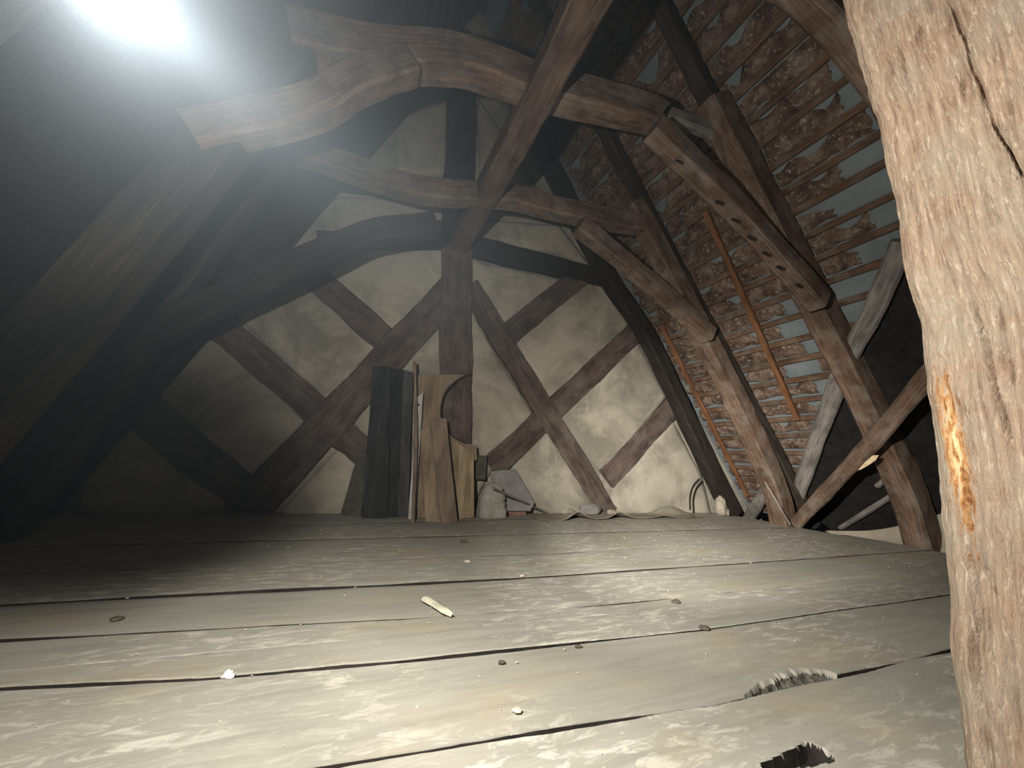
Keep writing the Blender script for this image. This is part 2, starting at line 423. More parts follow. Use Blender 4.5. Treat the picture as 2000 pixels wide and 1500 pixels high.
def board(i):
    (ca, ga), (cb, gb) = J[i], J[i+1]
    near = 0.2 < interp(cb, 1.0) < 1.6
    fine = i in (4, 5)
    ny = 110 if fine else (26 if near else 12)
    xr = XR + [0, .03, -.02, .02, -.03, .01, 0, .02, -.01, .03, -.03, .03, -.06, -.1][i]
    xs = [XL]
    while xs[-1] < xr:
        xs.append(min(xr, xs[-1] + (.0022 if i == 4 and .80 < xs[-1] < 1.2 else .0045 if fine and .72 < xs[-1] < 1.75 else .022 if near else .03)))
    nx = len(xs)-1
    rows = []
    th = 0.035
    off = Vector((i*7.1, i*3.3, 0))
    lift = 0.0025*math.sin(i*2.3)
    verts, faces, uvs = [], [], []
    for a in range(nx+1):
        x = xs[a]
        jit = lambda s, amp: noise.noise(Vector((x*9+s*13.7, s*5.1, 0)))*amp + noise.noise(Vector((x*40+s*3, s, 0)))*amp*0.5
        y0 = interp(ca, x) + 1.15*interp(ga, x)*(1+0.9*noise.noise(Vector((x*3, i, 1)))) + abs(jit(i*2, .004))
        y1 = interp(cb, x) - 1.15*interp(gb, x)*(1+0.9*noise.noise(Vector((x*3, i+1, 1)))) - abs(jit(i*2+1, .004))
        for c in range(ny+1):
            v = c/ny
            v = v - 0.06*math.sin(2*math.pi*v)          # rows crowd towards the two edges
            y = y0 + (y1-y0)*v
            q = Vector((x, y, 0)) + off
            z = lift + noise.noise(Vector((q.x*2, q.y*4, 0)))*0.0015 + noise.noise(Vector((q.x*3, q.y*22, 0)))*0.0014
            z += noise.noise(Vector((x*1.2+i*5, i, 3)))*0.0015
            if c == 0 or c == ny: z -= 0.003
            if i == 5:                                   # rotted hollow by the joint
                xa, xb = HOLE1[0].x-.03, HOLE1[2].x+.03
                if xa < x < xb:
                    t = (x-xa)/(xb-xa)
                    w_ = (.03+.05*t)*math.sin(math.pi*t)**.45*(1+.35*noise.noise(Vector((x*28, 4, 0)))+.15*noise.noise(Vector((x*90, 4, 0))))
                    e_ = (y-y0)/w_
                    if e_ < 1:
                        z -= min(1, (1-e_)*3)*(0.022 + 0.016*noise.noise(Vector((x*22+y*20, y*50, 0))) + 0.007*noise.noise(Vector((x*70, y*90, 3))))
            if i == 4:
                A, B = HOLE2
                t = max(0, min(1, (Vector((x, y, 0))-A).dot(B-A)/(B-A).length_squared))
                dd = (Vector((x, y, 0))-A.lerp(B, t)).length/(0.011 + 0.017*t) + 0.12*noise.noise(Vector((x*30, y*30, 2)))
                if dd < 1: z -= 0.032*min(1, (1-dd)*5)
            verts.append(Vector((x, y, z)))
            rows.append((x, y))
        verts.append(Vector((x, y1, -th))); verts.append(Vector((x, y0, -th)))
        rows.append((x, y1+th)); rows.append((x, y0-th))
    n = ny+3
    def quad(*ix):
        faces.append(ix)
        uvs.append([(rows[k][0]+i*3.7, rows[k][1]+i*1.9) for k in ix])
    for a in range(nx):
        o, p = a*n, (a+1)*n
        for c in range(ny): quad(o+c, p+c, p+c+1, o+c+1)
        quad(o+ny, p+ny, p+ny+1, o+ny+1)
        quad(o+ny+1, p+ny+1, p+ny+2, o+ny+2)
        quad(o+ny+2, p+ny+2, p, o)
    faces.append(tuple(range(n))[::-1]); uvs.append([rows[k] for k in range(n)][::-1])
    e = nx*n
    faces.append(tuple(range(e, e+n))); uvs.append([rows[k] for k in range(e, e+n)])
    o = mesh_obj('plank', verts, faces, M['floor'], floor, uvs, angle=50)
    o.data.materials.append(M['plank_side']); o.data.materials.append(M['rotten'])             # raw dark wood below the dusty top; also stands for shade in the near hole
    for p in o.data.polygons:
        vz = [verts[v].z for v in p.vertices]
        if min(vz) < (-.034 if i == 5 else -.012): p.material_index = 1
        elif i == 5 and max(vz) < -.009: p.material_index = 2
    return o
for i in range(len(J)-1): board(i)
def box(name, lo, hi, mat, parent=None):
    (a, b, c), (d, e, f) = lo, hi
    v = [(a,b,c),(d,b,c),(d,e,c),(a,e,c),(a,b,f),(d,b,f),(d,e,f),(a,e,f)]
    fs = [(3,2,1,0),(4,5,6,7),(0,1,5,4),(1,2,6,5),(2,3,7,6),(3,0,4,7)]
    return mesh_obj(name, [Vector(p) for p in v], fs, mat, parent, smooth=False)
box('subfloor', (XL-.6, -1.3, -0.30), (6.4, 4.3, -0.22), M['void'], floor)
for x in (-1.8, -0.9, 0.0, 0.9, 1.8, 2.7, 3.6, 4.4):
    box('joist', (x-.07, -1.3, -0.22), (x+.07, 4.2, -0.036), M['void'], floor)

# ------------------------------------------------------------------ gable wall (wall_back)
gable = empty('wall_back', (1.0, 4.1, 0))
tag(gable, 'half-timbered gable wall with grey plaster panels between dark crossing timbers', kind='structure')
GY = 4.09
slab('backing', [(-2.8, 4.16, -.3), (6.0, 4.16, -.3), (.85, 4.16, 6.8)], (0, -1, 0), 0.1, M['plaster'], gable)
def panel(pts):
    c = sum((Vector(p) for p in pts), Vector())/len(pts)
    ring = []
    m = len(pts)
    for i in range(m):
        a, b = Vector(pts[i]), Vector(pts[(i+1) % m])
        k = max(1, int((b-a).length/0.06))
        for j in range(k): ring.append(a.lerp(b, j/k))
    n = len(ring)
    verts, faces = [], []
    off = Vector((rnd.uniform(0, 9), 0, 0))
    for f, dy in ((1.10, 0.045), (1.07, 0.018), (0.95, 0.006), (0.75, 0.0), (0.45, -0.003), (0.2, -0.004)):
        for p in ring:
            q = c + (p-c)*f
            q.y = GY + dy + noise.noise(q*3+off)*0.006 + noise.noise(q*14+off)*0.002 
            verts.append(q)
    verts.append(Vector((c.x, GY-0.004, c.z)))
    for r in range(5):
        for i in range(n):
            j = (i+1) % n
            faces.append((r*n+i, r*n+j, (r+1)*n+j, (r+1)*n+i))
    for i in range(n): faces.append((5*n+i, 5*n+(i+1) % n, 6*n))
    o = mesh_obj('plaster_panel', verts, faces, M['plaster'], gable, angle=180)
    bm = bmesh.new(); bm.from_mesh(o.data); bmesh.ops.recalc_face_normals(bm, faces=bm.faces)
    if sum((f.normal.y*f.calc_area() for f in bm.faces)) > 0: bmesh.ops.reverse_faces(bm, faces=bm.faces)
    bm.to_mesh(o.data); bm.free()
PANELS = [
 [(-0.526,4.090,2.435), (-0.117,4.090,2.801), (0.651,4.090,2.982), (0.673,4.090,2.607), (0.159,4.090,1.888)],
 [(-1.194,4.090,1.794), (-0.692,4.090,2.263), (0.037,4.090,1.723), (-0.343,4.090,1.079), (-0.747,4.090,1.411)],
 [(-1.650,4.090,1.004), (-1.352,4.090,1.598), (-0.454,4.090,0.966), (-0.863,4.090,0.301)],
 [(-1.965,4.090,0.287), (-1.770,4.090,0.657), (-0.904,4.090,0.080), (-1.393,4.090,-0.005), (-1.969,4.090,0.015)],
 [(-0.545,4.090,0.060), (-0.066,4.090,0.747), (0.150,4.090,0.558), (0.217,4.090,-0.009), (-0.535,4.090,-0.007)],
 [(-0.038,4.090,0.903), (0.196,4.090,1.467), (0.683,4.090,2.105), (0.817,4.090,0.756), (0.873,4.090,0.015), (0.314,4.090,0.413)],
 [(1.015,4.090,2.330), (1.175,4.090,2.041), (1.959,4.090,1.017), (1.407,4.090,0.511), (1.191,4.090,0.068)],
 [(1.144,4.090,2.924), (2.174,4.090,2.967), (1.526,4.090,2.169), (1.039,4.090,2.596), (0.992,4.090,2.953)],
 [(1.636,4.090,2.024), (2.567,4.090,3.062), (2.816,4.090,3.121), (3.354,4.090,2.469), (2.192,4.090,1.322)],
 [(2.321,4.090,1.142), (3.467,4.090,2.261), (3.935,4.090,1.580), (2.957,4.090,0.545)],
 [(3.194,4.090,0.426), (4.080,4.090,1.192), (4.553,4.090,0.503), (4.688,4.090,0.015), (3.075,4.090,0.015)],
 [(1.720,4.090,0.495), (2.102,4.090,0.905), (2.807,4.090,0.106), (2.698,4.090,-0.002), (1.442,4.090,-0.001)],
 [(-0.540,4.090,3.276), (0.557,4.090,3.614), (0.621,4.090,3.187), (-0.448,4.090,2.964)],
 [(-0.118,4.090,4.780), (0.491,4.090,5.069), (0.556,4.090,4.041), (0.042,4.090,3.847)],
 [(1.037,4.090,3.487), (2.147,4.090,3.754), (2.604,4.090,3.324), (1.118,4.090,3.285)],
 [(0.946,4.090,5.204), (1.493,4.090,4.632), (1.901,4.090,4.066), (1.061,4.090,4.080)],
]
for p in PANELS: panel(p)
def gt(name, a, b, w, mat='gable_timber', h=0.10, y=4.075, mid=None, rough=0.007):
    pts = [a] + ([mid] if mid else []) + [b]
    pts = [Vector((p[0], y+h/2, p[2])) for p in pts]
    return beam(name, pts, w, h, M[mat], gable, ch=0.014, rough=rough*1.7, seg=0.035, k=3)
# crossing timbers, set a hair behind the long braces, then braces, posts and rails
gt('stud_brace', (1.468,4.090,2.028), (2.526,4.090,3.105), .29, y=4.082)
gt('stud_brace', (1.409,4.090,0.483), (3.517,4.090,2.537), .30, y=4.084)
gt('stud_brace', (2.973,4.090,0.419), (4.189,4.090,1.534), .30, y=4.083)
gt('stud_brace', (-0.644,4.090,2.320), (0.135,4.090,1.768), .29, y=4.083)
gt('stud_brace', (-1.332,4.090,1.661), (0.183,4.090,0.483), .28, y=4.084)
gt('stud_brace', (-1.776,4.090,0.858), (-0.788,4.090,0.081), .31, y=4.082)
gt('long_brace', (0.974,4.090,2.614), (2.998,4.090,-0.015), .27, y=4.072)
gt('long_brace', (0.796,4.090,2.507), (-0.886,4.090,-0.028), .36, y=4.070)
gt('king_post', (1.029,4.090,-0.016), (0.792,4.090,3.068), .37, y=4.055, h=.14)
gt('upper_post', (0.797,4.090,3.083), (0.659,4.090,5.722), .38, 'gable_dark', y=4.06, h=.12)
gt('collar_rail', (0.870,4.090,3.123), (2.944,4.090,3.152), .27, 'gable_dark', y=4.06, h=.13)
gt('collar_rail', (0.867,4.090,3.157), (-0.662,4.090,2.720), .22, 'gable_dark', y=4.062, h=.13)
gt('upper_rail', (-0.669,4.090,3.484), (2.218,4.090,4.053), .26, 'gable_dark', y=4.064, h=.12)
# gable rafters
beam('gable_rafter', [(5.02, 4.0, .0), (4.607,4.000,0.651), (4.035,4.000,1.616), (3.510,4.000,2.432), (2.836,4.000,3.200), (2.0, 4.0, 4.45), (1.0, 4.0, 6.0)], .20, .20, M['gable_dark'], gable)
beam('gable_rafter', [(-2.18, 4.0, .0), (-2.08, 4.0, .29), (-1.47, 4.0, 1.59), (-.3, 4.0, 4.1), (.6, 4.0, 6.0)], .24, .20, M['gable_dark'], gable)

# ------------------------------------------------------------------ roof slopes
def slope(sx, sz, ex, ez, name, label, parent_loc, inward, lath_from, lath_to, lath_mat, mort):
    root = empty(name, parent_loc)
    tag(root, label, kind='structure')
    d = (Vector((ex, 0, ez)) - Vector((sx, 0, sz))); Ls = d.length; d.normalize()
    nrm = Vector(inward)
    a = Vector((sx, 0, sz)) - nrm*0.045; e = Vector((ex, 0, ez)) - nrm*0.045
    Y0, Y1 = -1.3, 4.15
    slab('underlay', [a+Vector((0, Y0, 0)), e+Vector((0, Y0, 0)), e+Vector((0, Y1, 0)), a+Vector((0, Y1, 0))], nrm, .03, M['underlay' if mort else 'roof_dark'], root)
    sp = 0.232
    s = lath_from
    i = 0
    while s < lath_to:
        p = Vector((sx, 0, sz)) + d*s
        o1, o2 = rnd.uniform(-.02, .02), rnd.uniform(-.02, .02)
        pts = [p + d*o1 + Vector((0, Y0, 0)), p + d*(o1+o2)/2 + Vector((0, 1.4, 0)) + nrm*rnd.uniform(-.004, .006), p+d*o2+Vector((0, 4.0, 0))]
        beam('lath', pts, .058, .028, lath_mat, root, side=nrm, ch=.004, rough=.004, seg=.2, k=1)
        if mort:                                          # lumpy torching between this lath and the next
            m_ = 6
            for (ya, yb) in mort(s):
                nn = max(6, int((yb-ya)/0.035))
                vs_, fs_ = [], []
                off = Vector((i*3.1, 0, 0))
                for u in range(nn+1):
                    y = ya + (yb-ya)*u/nn
                    lo = 0.028 + 0.03*max(0, noise.noise(Vector((y*7, i*2.2, 0)))*1.6)
                    hi = sp - 0.022 - 0.16*max(0, noise.noise(Vector((y*4.5, i*4.2, 7)))*1.5-0.15)
                    hi = max(hi, lo+.01)
                    for w_ in range(m_+1):
                        t = w_/m_
                        q = p + d*(lo+(hi-lo)*t) + Vector((0, y + (.05*noise.noise(Vector((t*5, i*3, u*.0))) if u in (0, nn) else 0), 0))
                        bl_ = math.sin(math.pi*t)**.5 if 0 < t < 1 else 0
                        h = -0.044 + bl_*(0.022 + noise.noise(q*9+off)*0.018 + noise.noise(q*24+off)*0.010 + noise.noise(q*55+off)*.004)
                        vs_.append(q + nrm*h)
                for u in range(nn):
                    for w_ in range(m_):
                        A = u*(m_+1)+w_
                        fs_.append((A, A+1, A+m_+2, A+m_+1))
                mesh_obj('mortar_course', vs_, fs_, M['mortar'], root, angle=180)
        s += sp; i += 1
    return root
RS, RE = (5.514, 0.0), (0.85, 6.634)
rn = Vector((-(6.634), 0, -(5.514-.85))).normalized()
def mort_right(s):
    z = s*math.sin(math.atan2(6.634, 4.664))
    r = random.Random(int(s*1000))
    out = []
    if z < 2.0:
        out.append((2.62 + r.uniform(-.28, .12), 4.08))
        if r.random() < .35: out.append((2.2 + r.uniform(-.06, .06), 2.34))
    elif z < 2.35:
        out.append((2.25 + r.uniform(-.1, .15), 4.08))
    else:
        out.append((1.95, 4.08))
    if 2.2 < z < 3.05:
        out.append((1.62 + r.uniform(-.16, .14), 1.94))
    elif z >= 3.05:
        out.append((1.25 + r.uniform(-.25, .2), 1.94))
        if z > 3.25: out.append((.2, 1.0 + r.uniform(-.1, .1)))
    return out
slope(RS[0], RS[1], RE[0], RE[1], 'wall_right', 'right roof slope of reddish laths over blue-grey underlay and crumbling mortar', (5.2, 2, 0), rn, 0.12, 7.6, M['lath'], mort_right)
ln = Vector((6.3, 0, -3.05)).normalized()
slope(-2.42, 0.0, .85, 6.75, 'wall_left', 'left roof slope in deep shade behind the left struts', (-2.4, 2, 0), ln, 0.2, 7.0, M['gable_dark'], None)  # laths and backing take near-black tones that paint in the shade
wr = bpy.data.objects['wall_right']
# two slim battens nailed down the slope
def on_roof(p, off): return Vector(p) + rn*off
for a, b in (((3.169,2.597,3.336), (4.639,2.760,1.244)), ((3.717,3.846,2.557), (5.313,3.930,0.286))):
    beam('batten', [on_roof(a, .055), on_roof(b, .055)], .055, .035, M['batten'], wr, side=rn, ch=.004, rough=.003)

# ------------------------------------------------------------------ roof trusses
def truss(label, base, mat_r, mat_l, parts, name='roof_truss'):
    r = empty(name, base)
    tag(r, label, 'roof truss', 'roof trusses in a row')
    for nm, pts, w, h, m_, kw in parts:
        beam(nm, pts, w, h, M[m_], r, **kw)
    return r
def off(pts, dx=0, dy=0, dz=0): return [Vector(p)+Vector((dx, dy, dz)) for p in pts]
# the face that looks at the camera lies at Y; h is its depth behind
Y1 = 3.05
t1 = truss('roof truss standing nearest the gable wall, with a flat brace to its collar', (1.0, 3.15, 0), 'truss', 'truss_left', [
  ('strut', [(4.80,3.15,-.03), (4.79,3.15,0.1), (4.66,3.15,.52), (4.20,3.15,1.33), (3.85,3.15,1.87), (3.48,3.15,2.38), (3.10,3.15,2.95), (2.62,3.15,3.6)], .22, .20, 'truss', {}),
  ('brace', [(3.592,3.020,2.120), (2.676,3.020,2.605), (1.823,3.020,3.001)], .19, .16, 'truss', {}),
  ('collar_beam', [(-.75,3.14,2.98), (0.229,3.140,2.942), (1.037,3.140,3.159), (1.766,3.140,3.222), (2.721,3.140,3.348)], .20, .18, 'truss', {}),
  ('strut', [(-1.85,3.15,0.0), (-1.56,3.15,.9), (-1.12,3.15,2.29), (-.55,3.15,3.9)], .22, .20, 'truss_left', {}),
  ('brace', [(-1.42,3.10,1.25), (-0.418,3.100,2.128), (-0.103,3.100,2.392), (0.391,3.100,2.614)], .20, .16, 'gable_dark', {}),  # unlit brace, its shade put into a near-black colour
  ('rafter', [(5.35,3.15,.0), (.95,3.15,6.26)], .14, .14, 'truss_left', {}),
])
Y2 = 1.95
t2 = truss('middle roof truss with a notched brace and heavy strut on the right', (1.0, 2.05, 0), 'truss', 'truss_left', [
  ('strut', [(5.10,2.03,-.21), (5.06,2.03,0.0), (4.92,2.03,.45), (4.62,2.03,1.0), (4.35,2.03,1.42), (4.02,2.03,1.9), (3.62,2.03,2.45), (2.6,2.03,3.9)], .27, .20, 'truss', {}),
  ('brace', [(3.653,1.920,2.120), (2.679,1.920,2.732), (1.801,1.920,3.159)], .20, .15, 'truss', {}),
  ('collar_beam', [(-.62,2.04,2.80), (-0.091,2.040,2.971), (0.312,2.040,3.146), (0.791,2.040,3.198), (1.298,2.040,3.307), (1.863,2.040,3.422), (1.95,2.04,3.42)], .24, .2, 'truss', {}),
  ('collar_tie', [(1.919,2.100,3.557), (2.473,2.100,3.644), (3.066,2.100,3.669)], .13, .10, 'grey_wood', {}),
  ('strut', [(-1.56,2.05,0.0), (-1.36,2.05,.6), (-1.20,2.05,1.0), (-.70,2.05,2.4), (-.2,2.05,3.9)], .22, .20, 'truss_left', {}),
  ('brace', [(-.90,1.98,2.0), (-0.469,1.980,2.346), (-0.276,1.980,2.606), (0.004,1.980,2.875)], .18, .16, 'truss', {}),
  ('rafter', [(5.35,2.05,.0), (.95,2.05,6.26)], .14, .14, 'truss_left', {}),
])
t3 = truss('nearest roof truss, its pale brace crossing the top right beside the big post', (1.0, 1.05, 0), 'truss', 'truss_left', [
  ('strut', [(5.06,1.05,0.0), (4.62,1.05,1.0), (4.02,1.05,1.9), (2.6,1.05,3.9)], .25, .20, 'truss', {}),
  ('brace', [(3.85,.98,2.35), (2.618,0.980,3.167), (2.011,0.980,3.350), (1.55,.98,3.55)], .24, .16, 'truss', {}),
  ('collar_beam', [(-.62,1.05,3.05), (.8,1.05,3.35), (2.6,1.05,3.62)], .22, .2, 'truss', {}),
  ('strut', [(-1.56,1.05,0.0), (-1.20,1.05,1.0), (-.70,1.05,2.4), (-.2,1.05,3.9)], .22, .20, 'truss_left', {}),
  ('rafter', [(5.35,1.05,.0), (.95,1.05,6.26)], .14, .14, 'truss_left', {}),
])
# dark peg holes along the notched brace
brace2 = [c for c in t2.children if c.name.startswith('brace')][0]
for p in ((1.964,1.830,2.861), (2.359,1.830,2.645), (2.528,1.830,2.542), (2.697,1.830,2.439), (2.859,1.830,2.344), (3.021,1.830,2.259), (3.243,1.830,2.153)):
    p = Vector(p)
    beam('peg_hole', [p+Vector((.022, .012, .0)), p+Vector((-.022, .012, .0))], .026, .02, M['void'], brace2, ch=.006, rough=.004, seg=.02, k=1)

# ------------------------------------------------------------------ ridge-ward purlin on the king post
pur = beam('purlin', [(.86, -1.0, 3.12), (.86, 1.5, 3.10), (.84, 3.0, 3.08), (.80, 4.03, 3.06)], .21, .20, M['purlin'], None, side=(0, 0, -1), rough=.012)
tag(pur, 'long brown beam running overhead from the king post towards the viewer', 'beam')

# ------------------------------------------------------------------ wind braces between the struts
wb = beam('wind_brace', [(4.84,3.03,.04), (4.292,2.025,0.857), (3.940,1.439,1.356), (3.744,1.092,1.635)], .13, .10, M['truss'], None, side=rn, rough=.008)
tag(wb, 'straight brown brace crossing in front of the right strut, foot on the floor edge', 'brace')
wb2 = beam('wind_brace', [(5.193,3.247,0.229), (4.273,2.147,1.538), (3.971,1.718,1.968), (3.669,1.326,2.396)], .15, .08, M['grey_wood'], None, side=rn, rough=.008)
tag(wb2, 'weathered grey brace slanting behind the heavy right strut against the laths', 'brace')

# ------------------------------------------------------------------ near post
def post_disp(u, v, q):
    d = 0.0
    if q.x < 1.10:                                        # long drying cracks and hewing marks on the lit face
        for (z0, y0, z1, y1, dep, wd_) in POST_CRACKS:
            if min(z0, z1) <= q.z <= max(z0, z1):
                t = (q.z-z0)/(z1-z0)
                yc = y0+(y1-y0)*t + noise.noise(Vector((q.z*14, y0*9, 0)))*0.004
                e = abs(q.y-yc)/wd_
                if e < 1: d -= dep*(1-e)*min(1, 6*t, 6*(1-t))
        d += noise.noise(Vector((q.y*60, q.z*9, 4)))*0.0025 + noise.noise(Vector((q.y*130, q.z*35, 9)))*0.0012
        a = noise.noise(Vector((q.y*10, q.z*7, 2)))
        if a > 0.25: d -= (a-0.25)*0.012
        if 0.52 < q.z < .84 and abs(q.y-0.343) < .02: d -= 0.004*(1-abs(q.y-0.343)/.02)
    return d
def yz(p): return (p[2], p[1])
POST_CRACKS = [yz((1.030,0.245,1.617))+yz((1.030,0.226,1.277))+(.012, .004), yz((1.030,0.226,1.295))+yz((1.030,0.204,1.128))+(.016, .005),
  yz((1.030,0.343,0.641))+yz((1.030,0.369,0.218))+(.014, .004), yz((1.030,0.291,0.963))+yz((1.030,0.281,0.642))+(.012, .004),
  yz((1.030,0.335,1.670))+yz((1.030,0.318,1.327))+(.009, .004), yz((1.030,0.350,0.464))+yz((1.030,0.388,0.133))+(.010, .0035)]
edge = [(.405, 0.0), (.407, .12), (.381, .546), (.367, .906), (.378, 1.071), (.389, 1.435), (.407, 1.817), (.415, 2.3), (.42, 2.95)]
W_ = .27
post = beam('wooden_post', [(1.03+.13, y-W_/2+.004, z) for y, z in edge], .26, W_, M['post'], None, side=(0, 1, 0), ch=.016, rough=.0065, seg=.006, k=4, kf=120, disp=post_disp)
tag(post, 'massive pale hewn post with cracks and an orange rotten streak at the right edge', 'post')

# ------------------------------------------------------------------ black felt over the laths behind the middle strut
felt = slab('roofing_felt', [(5.290,3.221,0.233), (4.380,2.161,1.528), (4.084,1.766,1.948), (3.810,1.391,2.339), (3.767,1.003,2.400), (4.227,1.159,1.745), (5.339,1.795,0.163), (5.540,2.978,-0.123)], rn, .008, M['felt'], None, rough=.006)
tag(felt, 'black sheet of roofing felt filling the triangle behind the heavy right strut', 'felt sheet')

# ------------------------------------------------------------------ things leaning on the gable wall
def quad(name, bl, br, tr, tl, th, mat, label, cat, group=None, parent=None, extra=None):
    poly = [Vector(p) for p in (bl, br, tr, tl)]
    n_ = (poly[1]-poly[0]).cross(poly[3]-poly[0]).normalized()
    if n_.y > 0: n_ = -n_
    o = slab(name, poly, n_, th, M[mat], parent)
    if not parent: tag(o, label, cat, group)
    return o
quad('dark_plank', (-0.086,4.006,0.000), (0.093,3.941,0.000), (0.104,4.040,0.606), (0.000,4.040,0.600), .02, 'crate_dark', 'short dark board leaning on the gable wall, leftmost of the boards', 'plank')
quad('dark_plank', (0.100,3.796,0.000), (0.325,3.788,0.000), (0.206,3.950,1.461), (0.034,3.950,1.447), .03, 'slate_plank', 'wide charcoal plank leaning on the gable, widest of the dark planks', 'plank', 'charcoal planks by the king post')
quad('dark_plank', (0.329,3.845,0.000), (0.417,3.843,0.000), (0.352,4.020,1.463), (0.201,4.020,1.464), .025, 'slate_plank', 'charcoal plank standing just right of the wide one', 'plank', 'charcoal planks by the king post')
quad('dark_plank', (0.422,3.842,0.000), (0.519,3.869,0.000), (0.432,3.960,1.435), (0.331,3.960,1.448), .025, 'slate_light', 'narrow charcoal plank standing beside the white stake', 'plank', 'charcoal planks by the king post')
# board with a big round cut-out
arc = [(1.047,3.975,1.498), (0.945,3.968,1.443), (0.847,3.956,1.354), (0.776,3.941,1.237), (0.747,3.922,1.094), (0.760,3.906,0.970), (0.815,3.893,0.867), (0.889,3.883,0.793), (1.029,3.875,0.733)]
cut = slab('cut_out_board', [(0.593,3.781,0.004), (0.471,3.964,1.419)] + arc + [(1.158,3.874,0.720), (1.163,3.854,0.572), (1.131,3.853,0.560), (1.157,3.780,0.001)], (0, -1, .13), .025, M['tan_plank'], None)
tag(cut, 'tan board with a large round bite cut from its right side, behind the planks', 'board')
rimc = beam('rim', [Vector(p)+Vector((0, -.004, 0)) for p in arc], .012, .036, M['iron'], cut, side=(0, -1, 0), ch=.003, rough=.001, seg=.03, k=1)
quad('tan_plank', (0.638,3.581,0.000), (0.775,3.547,0.000), (0.657,3.761,0.878), (0.530,3.753,0.833), .022, 'tan_plank', 'tan plank with a slanted top leaning left of the brown plank', 'plank')
quad('brown_plank', (0.760,3.470,0.000), (0.925,3.538,0.000), (0.779,3.745,0.970), (0.622,3.741,0.945), .024, 'brown_plank', 'dusty brown plank leaning in front of the tan boards', 'plank')
quad('yellow_plank', (0.985,3.720,0.002), (1.134,3.721,0.010), (1.110,3.803,0.638), (0.855,3.821,0.778), .02, 'yellow_plank', 'short yellowish plank right of the brown plank', 'plank')
quad('white_stake', (0.505,3.752,0.000), (0.567,3.721,0.000), (0.533,3.820,1.213), (0.477,3.820,1.155), .012, 'white_stake', 'whitewashed stake with a slanted tip beside the charcoal planks', 'stake')
wst = bpy.data.objects['white_stake']
_c = Vector((0.500,3.815,1.079))
beam('nail_hole', [_c+Vector((0, -.012, 0)), _c+Vector((0, .004, 0))], .022, .022, M['iron'], wst, side=(0, 0, 1), ch=.007, rough=.001, seg=.008, k=1)
st = beam('slender_pole', [(0.523,3.561,0.000), (0.495,3.700,0.725), (0.418,3.800,1.513)], .03, .025, M['brown_plank'], None, ch=.006, rough=.004)
tag(st, 'slender brown pole standing taller than the planks around it', 'pole')
# dark box, folded bundle, slab, stick and brick
dk = box('dark_crate', Vector((1.185,3.950,0.368)), Vector((1.299,3.950,0.620))+Vector((0, .10, 0)), M['crate_dark'])
tag(dk, 'small dark wooden block wedged behind the dusty bundle', 'block')

def lump(name, c, r, mat, seed, amp=.25, freq=3.0, flat=None, parent=None):
    bm = bmesh.new(); bmesh.ops.create_icosphere(bm, subdivisions=3, radius=1.0)
    for v in bm.verts:
        d = v.co.normalized()
        k = 1 + amp*noise.noise(d*freq*0.5+Vector((seed*3.3, 0, 0))) + amp*0.4*noise.noise(d*freq*1.7+Vector((seed, 5, 0)))
        p = Vector((d.x*r[0]*k, d.y*r[1]*k, d.z*r[2]*k))
        if flat is not None and p.z < -flat*r[2]: p.z = -flat*r[2]
        v.co = p + Vector(c)
    bm.verts.ensure_lookup_table()
    vs_ = [v.co.copy() for v in bm.verts]; fs_ = [tuple(v.index for v in f.verts) for f in bm.faces]
    bm.free()
    return mesh_obj(name, vs_, fs_, mat, parent, angle=60)

bc = Vector((1.313,3.845,0.000)); bc.y = 3.82; bc.x += .03
bw, bh = .15, .35
vs_, fs_ = [], []
prof = [(0, .9)] + [(z/40, 1.0 if z < 12 else max(.02, (1-((z/40-.3)/.7)**2.6))**.5*(1.0)) for z in range(1, 41)]
for i, (z, r) in enumerate(prof):
    for j in range(28):
        a_ = 2*math.pi*j/28
        sq = 6 if z < .28 else 2.8
        rr_ = (abs(math.cos(a_))**sq + abs(math.sin(a_))**sq)**(-1/sq)
        w_ = 1 + .06*noise.noise(Vector((math.cos(a_)*2, math.sin(a_)*2, z*4)))
        if z > .28:                                       # sagging folds, deepest on the right
            ph_ = z*21 - math.cos(a_)*2.4 + 1.2*noise.noise(Vector((math.cos(a_), math.sin(a_), z*2)))
            w_ -= .10*(.55+.45*math.cos(a_))*max(0, math.sin(ph_))**3 + .03
        elif z > .24: w_ -= .05
        vs_.append(bc + Vector((bw*r*rr_*w_*math.cos(a_), .10*r*rr_*w_*math.sin(a_), bh*z)))
for i in range(len(prof)-1):
    for j in range(28):
        fs_.append((i*28+j, i*28+(j+1) % 28, (i+1)*28+(j+1) % 28, (i+1)*28+j))
fs_.append(tuple(range(28))[::-1]); fs_.append(tuple(range((len(prof)-1)*28, len(prof)*28)))
bun = mesh_obj('dusty_bundle', vs_, fs_, M['dusty_pale'], angle=60)
tag(bun, 'pale dusty bundle with curved folds on the floor beside the planks', 'bundle')
sl = slab('stone_slab', [(1.456,3.876,0.056), (1.364,3.988,0.458), (1.669,3.998,0.492), (1.868,3.899,0.140), (1.812,3.876,0.057)], (0, -1, .28), .03, M['slab_grey'])
tag(sl, 'grey slab with clipped corner leaning on the wall behind the thin stick', 'slab')
sk = beam('thin_stick', [(1.263,3.600,0.316), (2.138,4.078,0.000)], .022, .02, M['grey_wood'], None, ch=.005, rough=.003)
tag(sk, 'thin grey stick slanting from the bundle down to the floor', 'stick')
bk0 = Vector((1.495,3.941,0.000)); bk1 = Vector((1.786,3.935,0.000))
bk = slab('brick_fragment', [bk0, bk1, bk1+Vector((0, .12, 0)), bk0+Vector((0.02, .12, 0))], (0, 0, 1), .05, M['brick'], udir=(1, 0, 0))
bk.location.z = .001
tag(bk, 'flat reddish brick lying below the grey slab', 'brick')
